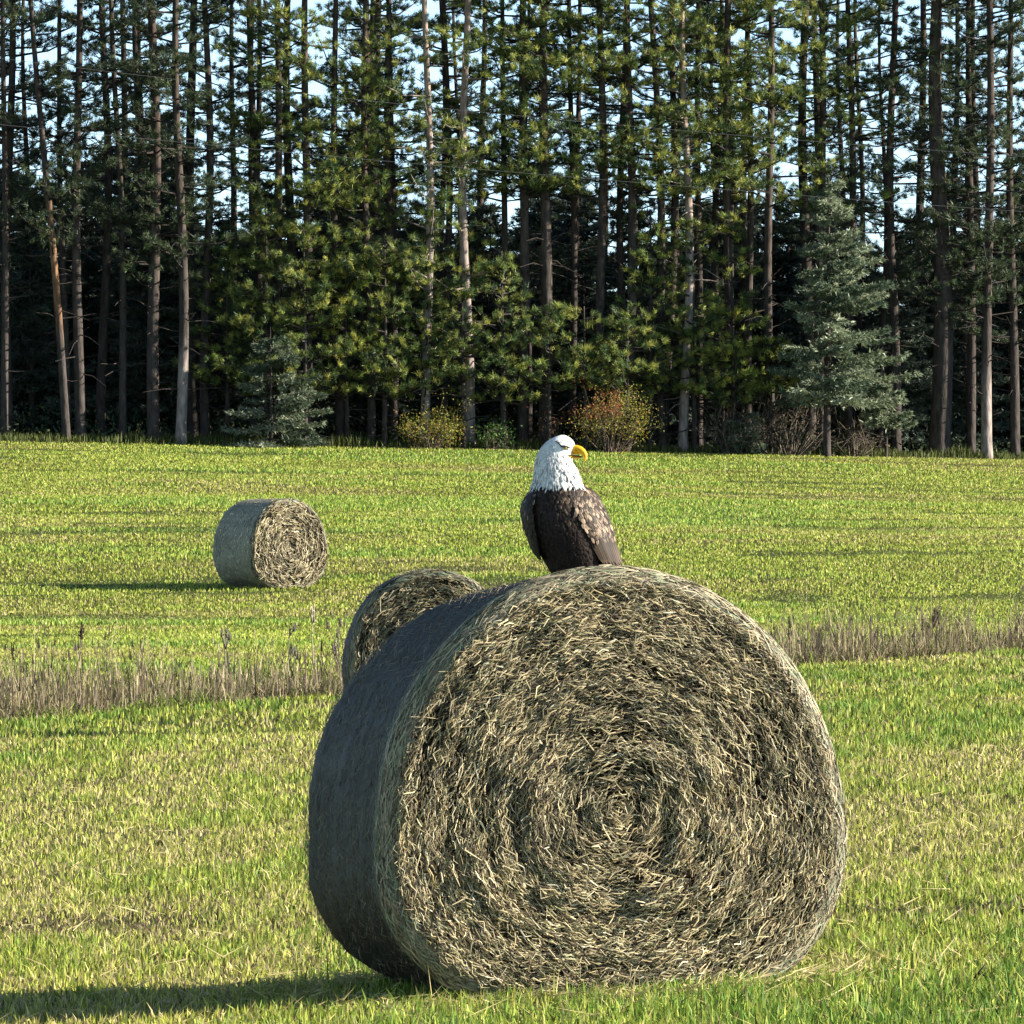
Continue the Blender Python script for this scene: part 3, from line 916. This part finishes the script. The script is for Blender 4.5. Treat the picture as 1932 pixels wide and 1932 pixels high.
    for cx in (840, 975):
        fb = MB()
        tube(fb, P([cx, cx, cx], [1690, 1740, 1785], [40, 40, 40]), np.array([70, 48, 30]) * K, 10, YB * .8)
        for az, L in ((-.5, 150), (0, 170), (.5, 150), (3.14, 110)):
            ex, ey = math.sin(az) * L, -math.cos(az) * L
            tube(fb, P([cx, cx + ex * .5, cx + ex, cx + ex * 1.2], [1788, 1782, 1794, 1806], [40, 40 + ey * .5, 40 + ey, 40 + ey * 1.2]), np.array([24, 22, 14, 2]) * K, 8, YB * .8)
        fb.build('foot', M_beak, t, smooth=True)


eagle()


# ------------------------------------------------------------------ the wood
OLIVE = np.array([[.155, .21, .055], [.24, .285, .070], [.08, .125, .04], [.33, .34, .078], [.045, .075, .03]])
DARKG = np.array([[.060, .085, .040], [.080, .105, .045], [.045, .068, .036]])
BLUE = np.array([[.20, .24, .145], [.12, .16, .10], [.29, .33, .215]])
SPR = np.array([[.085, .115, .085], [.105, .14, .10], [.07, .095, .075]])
BARK = np.array([.070, .058, .052])


def tufts(mb, c, out, rng, pal, nn=44, L=(.11, .21), wd=(.014, .024), up=.45):
    """pine needle tufts, one per centre"""
    n = len(c)
    col = pal[rng.integers(0, len(pal), n)] * rng.uniform(.55, 1.35, (n, 1))
    u = nrm(out[:, None] * .7 + rng.normal(size=(n, nn, 3)) * .55 + np.array([0, 0, up]))
    b = c[:, None] + rng.normal(size=(n, nn, 3)) * .03
    cc = col[:, None] * rng.uniform(.75, 1.3, (n, nn, 1))
    N = n * nn
    sz = np.repeat(rng.uniform(.6, 1.4, n), nn)
    needles(mb, b.reshape(N, 3), u.reshape(N, 3), rng.uniform(*L, N) * sz, rng.uniform(*wd, N), cc.reshape(N, 3), rng)


def trunk_mesh(mb, rng, H, r0, lean, crook, col=BARK, topfac=.25, band=None):
    hs = np.linspace(0, H, 40)
    ox = lean * hs + crook * np.sin(hs * .45 + rng.uniform(0, 6)) - crook * 0
    ox -= ox[0]
    oy = crook * .6 * np.sin(hs * .38 + rng.uniform(0, 6)); oy -= oy[0]
    P = np.stack([ox, oy, hs], 1)
    R = r0 * (1 - (1 - topfac) * hs / H); R[0] *= 1.3
    cc = np.repeat(col[None] * (1 + np.array([.25, .02, -.2])[None] * sstep(2, 12, hs)[:, None] * .5), 8, 0)
    if band is not None:  # stretch of trunk with a sun patch painted into the bark colour
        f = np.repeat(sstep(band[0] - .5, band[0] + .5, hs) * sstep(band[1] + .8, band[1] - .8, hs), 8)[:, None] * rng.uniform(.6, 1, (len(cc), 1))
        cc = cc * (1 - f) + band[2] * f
    P[0, 2] -= .3
    tube(mb, P, R, 8, cc)
    return lambda z: np.array([np.interp(z, hs, ox), np.interp(z, hs, oy), z])


def pine(name, x, y, H, r0, lean, label, group, seed, dead=(1.5, 9, 22), live=(6, 15, 22), front=.5, pal=OLIVE, blen=(1.0, 2.3), dens=7.0, crook=.06, nn=34, col=BARK, band=None):
    rng = np.random.default_rng(seed)
    t = thing(name, (x, y, float(hgt(x, y))), label, 'tree', group)
    tm, cm = MB(), MB()
    at = trunk_mesh(tm, rng, H, r0, lean, crook, col=col, band=band)
    for k in range(dead[2]):           # bare, snapped lower branches
        z = rng.uniform(dead[0], dead[1]); a = rng.uniform(0, 6.283); L = rng.uniform(.25, 1.3)
        dv = np.array([math.cos(a), math.sin(a), rng.uniform(-.35, .35)])
        p = at(z)
        tube(tm, [p, p + dv * L * .5 + np.array([0, 0, .03]), p + dv * L + np.array([0, 0, rng.uniform(-.2, .2)])], [.024, .017, .007], 4, col * .8, cap=False)
    cs, outs = [], []
    for k in range(live[2]):
        z = rng.uniform(live[0], live[1])
        a = rng.normal(-1.57, 1.0) if rng.uniform() < front else rng.uniform(0, 6.283)
        L = rng.uniform(*blen) * (1 - .35 * max(0, (z - live[0]) / max(.1, H - live[0])) if H > 9 else 1 - .75 * z / H)
        dv = np.array([math.cos(a), math.sin(a), rng.uniform(-.12, .35)])
        p = at(z); q1 = p + dv * L * .5; q2 = p + dv * L + np.array([0, 0, .18 * L])
        tube(tm, [p, q1, q2], [.035, .024, .01], 4, col * .75, cap=False)
        m = max(4, int(L * dens))
        tt = rng.uniform(.35, 1.05, m)[:, None]
        lat = np.array([-dv[1], dv[0], 0])
        c = p + dv * L * tt + np.array([0, 0, .18 * L]) * tt ** 2 + lat * rng.normal(0, .28, (m, 1)) * L * tt + rng.normal(0, .05, (m, 3)) * np.array([1, 1, .6]) + np.array([0, 0, .05])
        cs.append(c); outs.append(np.tile(dv, (m, 1)) + lat * rng.normal(0, .5, (m, 1)))
    tufts(cm, np.concatenate(cs), nrm(np.concatenate(outs)), rng, pal, nn)
    tm.build('trunk', M_bark, t, smooth=True)
    cm.build('crown', M_needle, t)
    return t


def spruce(name, x, y, H, r, label, group, seed, pal=BLUE, base=.4, whorl=.26, per=7, sparse=0.0, leaf=(.10, .20), lop=None, gappy=.12):
    rng = np.random.default_rng(seed)
    t = thing(name, (x, y, float(hgt(x, y))), label, 'tree', group)
    tm, cm = MB(), MB()
    at = trunk_mesh(tm, rng, H, .03 + .011 * H, 0, .03, topfac=.1)
    z = base
    B, U, C, L_, W_ = [], [], [], [], []
    while z < H - .15:
        for k in range(per):
            if rng.uniform() < gappy + sparse: continue
            a = rng.uniform(0, 6.283)
            L = (r * (1 - z / H) ** .75 + .12) * rng.uniform(.65, 1.15)
            if lop: L *= 1 + lop * math.cos(a)
            dv = np.array([math.cos(a), math.sin(a), -.12 + .3 * z / H])
            p = at(z + rng.uniform(-.1, .1))
            tube(tm, [p, p + dv * L * .5 - np.array([0, 0, .06 * L]), p + dv * L], [.022, .014, .006], 3, BARK * .6, cap=False)
            m = max(10, int(L * 52))
            tt = rng.uniform(.18, 1.03, m)
            lat = np.array([-dv[1], dv[0], 0])
            side = rng.normal(0, .22, m) * L * (1.05 - .75 * tt)
            c = p + dv * (L * tt)[:, None] + lat * side[:, None] + np.array([0, 0, 1.0]) * (-.24 * L * tt * (1 - tt) - .25 * np.abs(side) + rng.normal(0, .03, m))[:, None]
            nn = 5
            u = nrm(dv[None, None] * .7 + lat * np.sign(side)[:, None, None] * .55 + rng.normal(size=(m, nn, 3)) * .45)
            col = pal[rng.integers(0, len(pal))] * rng.uniform(.75, 1.25, (m, 1, 1)) * rng.uniform(.85, 1.15, (m, nn, 1))
            B.append(np.repeat(c, nn, 0)); U.append(u.reshape(-1, 3)); C.append(col.reshape(-1, 3))
        z += whorl * rng.uniform(.7, 1.3)
    B, U, C = np.concatenate(B), np.concatenate(U), np.concatenate(C)
    n = len(B)
    needles(cm, B, U, rng.uniform(*leaf, n), rng.uniform(.035, .065, n), C, rng)
    tm.build('trunk', M_bark, t, smooth=True)
    cm.build('crown', M_needle, t)
    return t


def shrub(name, x, y, w_, h_, label, cat, group, seed, pal, nl=1500, twig=26, leaf=(.05, .10), twigcol=(.12, .09, .07), top=None):
    rng = np.random.default_rng(seed)
    t = thing(name, (x, y, float(hgt(x, y))), label, cat, group)
    tm, cm = MB(), MB()
    tips = []
    for k in range(twig):
        a = rng.uniform(0, 6.283); rr = w_ * .5 * math.sqrt(rng.uniform(0, 1)); hh = h_ * rng.uniform(.45, 1.0) * (1 - .35 * (rr / w_ * 2) ** 2)
        e = np.array([math.cos(a) * rr, math.sin(a) * rr, hh]); b = e * np.array([.25, .25, 0]) - np.array([0, 0, .05])
        m = (e + b) / 2 + rng.normal(0, .08 * w_, 3)
        tube(tm, [b, m, e], [.02, .014, .006], 4, twigcol, cap=False)
        for _ in range(3):
            f = rng.uniform(.3, 1); q = m + (e - m) * f
            e2 = q + rng.normal(0, .16 * w_, 3) + np.array([0, 0, .1 * h_])
            e2[2] = max(.05, e2[2])
            tube(tm, [q, e2], [.008, .004], 3, twigcol, cap=False)
            tips.append(e2)
        tips.append(e)
    tips = np.array(tips)
    tm.build('stem', M_bark, t)
    if nl:
        c = tips[rng.integers(0, len(tips), nl)] + rng.normal(0, .11, (nl, 3)) * np.array([1, 1, .8]) * min(1.4, w_)
        c[:, 2] = np.maximum(c[:, 2], .04)
        n = nl
        u = nrm(rng.normal(size=(n, 3)) + np.array([0, 0, -.2])); s = nrm(np.cross(u, rng.normal(size=(n, 3))))
        L = rng.uniform(*leaf, n)[:, None]
        V = np.stack([c, c + u * L * .5 + s * L * .32, c + u * L, c + u * L * .5 - s * L * .32], 1).reshape(-1, 3)
        pal = np.asarray(pal)
        ci = rng.integers(0, len(pal), n)
        col = pal[ci]
        if top is not None:
            k = (c[:, 2] > h_ * .55) & (c[:, 0] < .15 * w_) & (rng.uniform(0, 1, n) < .6)
            col[k] = np.asarray(top)[rng.integers(0, len(top), k.sum())]
        cm.add(V, [np.arange(4 * n).reshape(-1, 4)], np.repeat(col * rng.uniform(.7, 1.25, (n, 1)), 4, 0))
        cm.build('foliage', M_leaf, t)
    return t


def spot(u, depth):
    """ground point on the sight line through column u, depth metres behind the wood's edge"""
    d = 226.0
    for _ in range(8):
        d = float(treeline(X(u, d))) + depth
    return X(u, d), d


ORD = 'first second third fourth fifth sixth seventh eighth ninth tenth eleventh twelfth thirteenth fourteenth fifteenth sixteenth seventeenth eighteenth nineteenth twentieth'.split()
TENS = {20: 'twenty', 30: 'thirty', 40: 'forty'}


def ordinal(n):
    if n <= 20: return ORD[n - 1]
    if n == 30: return 'thirtieth'
    if n == 40: return 'fortieth'
    t = n // 10 * 10
    return TENS[t] + '-' + ORD[n - t - 1]


# column at the base, column at the picture's top, width in picture units, depth, live foliage from/to/branches, look
TRUNKS = [
    (8, 4, 15, 1.0, (6, 15, 9), 'dark'), (126, 58, 16, .2, (7, 15, 9), 'leaning orange sun-painted'), (128, 112, 13, 2.5, (8, 15, 9), 'slender straight'),
    (152, 150, 21, .6, (7, 15, 12), 'straight dark'), (232, 209, 15, .9, (7, 15, 9), 'slender gently leaning'), (291, 283, 25, .4, (6, 15, 13), 'stout dark'),
    (341, 333, 21, -.3, (6.5, 15, 12), 'straight, sun-painted pale-footed'), (388, 384, 19, 1.4, (6, 15, 14), 'dark straight'), (478, 470, 17, 2.2, (3, 15, 22), 'bushy'),
    (527, 522, 19, 1.0, (3, 15, 24), 'bushy olive-green'), (578, 575, 20, .5, (3, 15, 22), 'bushy upright'), (640, 634, 18, 1.0, (3.5, 15, 22), 'leafy straight'),
    (700, 690, 17, .6, (3.5, 15, 22), 'leafy slender'), (742, 735, 17, 1.8, (3.5, 15, 20), 'slim leafy'), (803, 800, 19, .3, (4.5, 15, 15), 'pale sunlit'),
    (838, 836, 16, 2.2, (4.5, 15, 18), 'thin shaded'), (886, 884, 20, .4, (4.5, 15, 15), 'pale straight'), (950, 948, 15, 1.8, (5, 15, 18), 'slender leafy'),
    (986, 987, 22, .8, (5, 15, 16), 'dark thick'), (1027, 1026, 25, .5, (5, 15, 15), 'stout half-sunlit'), (1078, 1074, 15, 2.6, (4, 15, 18), 'thin leafy'),
    (1132, 1130, 20, .7, (5, 15, 17), 'dark upright'), (1186, 1183, 22, .5, (6, 15, 16), 'straight thick'), (1250, 1228, 19, .6, (7.5, 15, 13), 'dark left-leaning'),
    (1252, 1268, 18, .9, (7.5, 15, 12), 'dark right-leaning'), (1288, 1287, 19, .1, (7, 15, 11), 'pale white-lit'), (1318, 1318, 16, 2.0, (7, 15, 13), 'slender dark'),
    (1376, 1374, 21, .8, (6.5, 15, 16), 'tall straight'), (1412, 1410, 16, 1.8, (6.5, 15, 15), 'slim shaded'), (1456, 1455, 19, .4, (6, 15, 15), 'straight bare-stemmed'),
    (1552, 1550, 19, 2.2, (7, 15, 18), 'shaded'), (1602, 1600, 18, 2.4, (7, 15, 16), 'shaded slender'), (1690, 1690, 20, 1.6, (7, 15, 16), 'dark'),
    (1772, 1768, 42, .4, (6, 15, 26), 'thickest dark'), (1832, 1828, 18, 1.5, (6.5, 15, 16), 'thin dark'), (1862, 1868, 21, -.2, (5.5, 15, 18), 'pale-footed'),  # pale-footed: sun patch painted into the bark colour at the foot
    (1915, 1908, 19, .6, (5, 15, 20), 'leafy dark'),
]


def landmark(u):
    for lim, s in ((80, 'at the left edge'), (385, 'left of the far bale'), (640, 'above the far bale'), (830, 'above the half hidden bale'),
                   (985, 'left of the eagle'), (1120, 'behind the eagle'), (1235, 'above the red-topped shrub'), (1430, 'left of the blue spruce'),
                   (1660, 'behind the blue spruce'), (1800, 'right of the blue spruce'), (2000, 'near the right edge')):
        if u < lim: return s


for k, (ub, ut, wd, dep, live, look) in enumerate(TRUNKS):
    x, y = spot(ub, dep)
    H = 21 + (k * 37 % 11) * .3
    lean = (ut - ub) / 63.0 / 13.2
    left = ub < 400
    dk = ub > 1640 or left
    col = BARK * (4.2 if 'pale' in look and 'footed' not in look else 1.0)  # sunlit trunks: the sunlight is painted in as much paler bark
    band = (3.6, 7.0, np.array([.26, .14, .075])) if 'orange' in look else (-1, 2.6, BARK * 5) if 'footed' in look else None  # sun patches painted into the bark: orange partway up, pale at the foot
    if 920 < ub < 1480: live = (7.5, 16, live[2] + 4)
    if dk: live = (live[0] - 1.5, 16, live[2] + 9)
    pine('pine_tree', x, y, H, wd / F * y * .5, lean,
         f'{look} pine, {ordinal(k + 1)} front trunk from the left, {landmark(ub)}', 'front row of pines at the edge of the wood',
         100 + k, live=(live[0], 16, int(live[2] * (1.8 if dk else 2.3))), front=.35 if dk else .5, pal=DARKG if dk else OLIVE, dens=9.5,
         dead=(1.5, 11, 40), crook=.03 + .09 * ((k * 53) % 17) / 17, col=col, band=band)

# deeper rows: many thin trunks, four patterns copied
protos = []
GRP = 'pines deeper in the wood'
LBL = 'dim pine trunk standing in the shade behind the front row of the wood'
rngB = np.random.default_rng(77)
for k in range(5):
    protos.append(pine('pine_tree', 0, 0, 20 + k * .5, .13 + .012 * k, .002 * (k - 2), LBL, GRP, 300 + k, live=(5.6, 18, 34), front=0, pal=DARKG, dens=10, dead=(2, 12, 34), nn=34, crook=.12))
spots = []
for row, dep in enumerate((4.0, 7.5, 11.5, 16.0)):
    for xq in np.arange(-48, 48, 3.0 + .3 * row):
        if abs(xq) > 21 and row > 2: continue
        xx = xq + rngB.uniform(-.8, .8); yy = float(treeline(xx)) + dep + rngB.uniform(-.8, .8)
        spots.append((xx, yy))
# the edge row carries on to the right, beyond the picture: it shades the wood
for xq in list(np.arange(18.5, 46, 2.6)) + list(np.arange(-46, -18.5, 2.9)):
    spots.append((xq, float(treeline(xq)) + 1.0))
for k, (xx, yy) in enumerate(spots):
    if k < 5:
        o = protos[k]; o.location = (xx, yy, float(hgt(xx, yy)))
    else:
        o = dup(protos[k % 5], (xx, yy, float(hgt(xx, yy))), rngB.uniform(0, 6.28), rngB.uniform(.8, 1.15), LBL, GRP)

# shaded young spruces that close the view between the trunks
GS = 'young spruces in the shade of the wood'
LS = 'dark young spruce filling the shade between the trunks of the wood'
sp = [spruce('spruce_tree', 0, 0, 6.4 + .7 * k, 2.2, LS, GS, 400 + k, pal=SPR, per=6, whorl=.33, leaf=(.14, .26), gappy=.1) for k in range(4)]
q = 0
for dep, step in ((6.0, 2.9), (10.5, 2.2), (15.0, 1.9), (20.0, 1.8), (25.0, 1.8)):
    for xq in np.arange(-46, 46, step):
        if abs(xq) > 21 and dep not in (10.5, 15.0): continue
        xx = xq + rngB.uniform(-.6, .6); yy = float(treeline(xx)) + dep + rngB.uniform(-1, 1)
        sc = rngB.uniform(.85, 1.12) * (1.12 if dep > 14 else .85)
        if q < 4:
            o = sp[q]; o.location = (xx, yy, float(hgt(xx, yy)))
        else:
            dup(sp[q % 4], (xx, yy, float(hgt(xx, yy))), rngB.uniform(0, 6.28), sc, LS, GS)
        q += 1

# young pines along the sunny edge
YOUNG = [(430, 1.0, 6.2, 'tall young pine with olive tufts, between the far bale and the bare trunks'), (500, .2, 7.2, 'bushy young pine rising behind the low blue-green spruce'),
         (575, -.3, 6.6, 'olive young pine in line with the right side of the far bale'), (655, .2, 5.4, 'young pine with thin yellowish crown, right of the low blue-green spruce'),
         (725, -.2, 6.4, 'young pine left of the yellow-green shrub'), (800, .4, 7.0, 'young pine rising directly above the yellow-green shrub'),
         (875, -.6, 4.8, 'young pine just right of the yellow-green shrub'), (950, -.5, 6.0, 'young pine directly left of the eagle'),
         (1035, -.8, 4.6, 'low dense young pine straight behind the eagle'), (1105, -.6, 4.4, 'broad young pine above the left half of the red-topped shrub'),
         (1185, -.9, 4.5, 'broad young pine overhanging the right half of the red-topped shrub'), (1225, .4, 7.4, 'tall young pine right of the red-topped shrub'),
         (1310, .0, 7.2, 'young pine left of the dead brush pile'), (1385, -.2, 7.6, 'slim tall young pine immediately left of the blue spruce'),
         (1455, -.4, 3.6, 'small yellow-green pine at the foot of the blue spruce')]
for k, (u, dep, H, lab) in enumerate(YOUNG):
    x, y = spot(u, dep)
    lowpal = OLIVE * np.array([1.15, 1.1, .9]) if k in (3, 13, 14) else OLIVE
    pine('young_pine', x, y, H, .05 + .006 * H, 0, lab, 'young pines along the sunny edge of the wood', 500 + k, dead=(.4, 2.4, 14), live=(1.4 if H > 5 else 1.8, H - .2, int(7 * H)), front=.5, pal=lowpal,
         blen=(1.3, 2.2), dens=7.5, nn=38, crook=.03)

x, y = spot(1560, -1.7)
spruce('spruce_tree', x, y, 8.6, 2.6, 'tall pale blue-green spruce at the wood\'s edge, above the right rim of the front bale', 'blue spruces at the edge of the wood', 601, base=1.9, per=12, whorl=.27, lop=.24, gappy=.56)
x, y = spot(512, -1.2)
spruce('spruce_tree', x, y, 3.6, 1.75, 'low blue-green spruce at the wood\'s edge above the far bale', 'blue spruces at the edge of the wood', 602, base=.15, per=8, whorl=.24, gappy=.42, pal=BLUE * .8, lop=.2)
x, y = spot(1405, -.8)
spruce('spruce_tree', x, y, 1.5, .7, 'knee-high grey-green spruce beside the dead brush', 'blue spruces at the edge of the wood', 603, base=.1, per=6, whorl=.2, pal=BLUE * .8)
x, y = spot(1672, -.6)
spruce('spruce_tree', x, y, 2.6, 1.0, 'small blue-green spruce to the right of the tall blue one', 'blue spruces at the edge of the wood', 604, base=1.1, per=7, whorl=.2, gappy=.2)

YG = [[.26, .27, .05], [.36, .32, .06], [.16, .20, .04], [.40, .25, .05]]
x, y = spot(812, -1.0)
shrub('shrub', x, y, 1.8, 1.1, 'yellow-green autumn shrub at the wood\'s edge left of the eagle', 'shrub', 'autumn shrubs along the wood', 701, YG, 3200, leaf=(.035, .07))
x, y = spot(1152, -1.4)
shrub('shrub', x, y, 2.1, 1.9, 'yellow-green shrub with rusty red top behind the eagle\'s beak', 'shrub', 'autumn shrubs along the wood', 702, YG, 5200, leaf=(.035, .07), top=[[.36, .13, .05], [.30, .10, .05], [.40, .2, .07]], twig=40)
x, y = spot(932, -.8)
shrub('shrub', x, y, 1.0, .8, 'small deep green shrub just left of the eagle', 'shrub', 'autumn shrubs along the wood', 703, [[.06, .13, .03], [.09, .17, .04]], 700)
x, y = spot(1040, -.2)
shrub('shrub', x, y, .9, 1.6, 'thin rust-red sapling hidden in shade straight behind the eagle', 'shrub', 'autumn shrubs along the wood', 704, [[.30, .10, .05], [.22, .12, .06]], 160, twig=10)
for k, (u, lab, ww, hh) in enumerate(((1385, 'grey-brown dead brush left of the foot of the blue spruce', 2.6, 1.5), (1490, 'tangle of dead brown branches under the blue spruce', 2.4, 1.9), (1612, 'curled bare brush right of the blue spruce foot', 1.8, 1.2))):
    x, y = spot(u, -.5)
    shrub('dead_brush', x, y, ww, hh, lab, 'brush', 'dead brush along the wood', 710 + k, [[.24, .17, .11], [.18, .13, .09]], 220, twig=60, leaf=(.04, .08), twigcol=(.16, .13, .10))


def undergrowth():
    rng = np.random.default_rng(31)
    mb = MB()
    n = 125000
    x = rng.uniform(-46, 46, n); dep = rng.uniform(.4, 24, n) ** 1.0
    cl = fbm(x * .5, dep * .4, 91)
    y = treeline(x) + dep
    k = rng.uniform(0, 1, n) < .55 + .6 * cl
    x, y, dep, cl = x[k], y[k], dep[k], cl[k]
    n = len(x)
    hmax = (.35 + 1.6 * np.clip(cl + .25, 0, 1)) * (.6 + .05 * dep)
    z = hgt(x, y) + rng.uniform(0, 1, n) ** 1.3 * hmax
    u = nrm(rng.normal(size=(n, 3)))
    col = DARKG[rng.integers(0, 3, n)] * rng.uniform(.7, 1.5, (n, 1))
    yl = rng.uniform(0, 1, n) < .06
    col[yl] = np.array([.22, .2, .05])
    needles(mb, np.stack([x, y, z], 1), u, rng.uniform(.08, .2, n), rng.uniform(.05, .1, n), col, rng)
    # rough grass fringe where the field ends
    m = 34000
    x = rng.uniform(-46, 46, m); y = treeline(x) + rng.normal(.3, .5, m)
    blades(mb, np.stack([x, y, hgt(x, y)], 1), rng.uniform(.08, .3, m) * (1 + 1.2 * np.clip(fbm(x * .8, y * .8, 95), 0, 1)), np.abs(rng.normal(0, .3, m)), rng.uniform(.02, .04, m), np.array([.10, .12, .03]) * rng.uniform(.5, 1.4, (m, 1)), rng)
    tag(mb.build('undergrowth', M_leaf), 'low dark undergrowth on the floor of the wood', 'undergrowth', kind='stuff')


undergrowth()


# ------------------------------------------------------------------ overhead wires in front of the wood
def wire(pts, d, label):
    pts = np.array(pts, float)
    u = np.linspace(-900, 2900, 80)
    cf = np.polyfit(pts[:, 0], pts[:, 1], 2)
    v = np.polyval(cf, u)
    mb = MB()
    tube(mb, np.stack([X(u, d), 0 * u + d, Z(v, d)], 1), .006, 5)
    tag(mb.build('utility_wire', M_wire), label, 'wire', 'overhead wires in front of the wood')


wire([(124, 124), (274, 144), (548, 174), (846, 204), (1114, 231), (1500, 264), (1921, 294)], 217, 'upper overhead wire crossing in front of the pines')
wire([(880, 318), (1044, 331), (1127, 336), (1550, 373), (1921, 398)], 216, 'lower overhead wire crossing in front of the pines')


# ------------------------------------------------------------------ a broken twig in the grass
def twig(u, d, label):
    x = X(u, d); z = float(hgt(x, d))
    t = MB()
    tube(t, [(-.06, 0, .0), (-.01, .01, .06), (.02, .0, .10)], [.004, .004, .002], 5, (.05, .035, .025))
    tube(t, [(-.01, .01, .06), (.05, .02, .04), (.09, .02, .01)], [.004, .003, .002], 5, (.05, .035, .025))
    o = t.build('twig', M_bark); o.location = (x, d, z)
    tag(o, label, 'twig')


twig(1850, 28.6, 'dark forked twig lying in the grass at the bottom right')
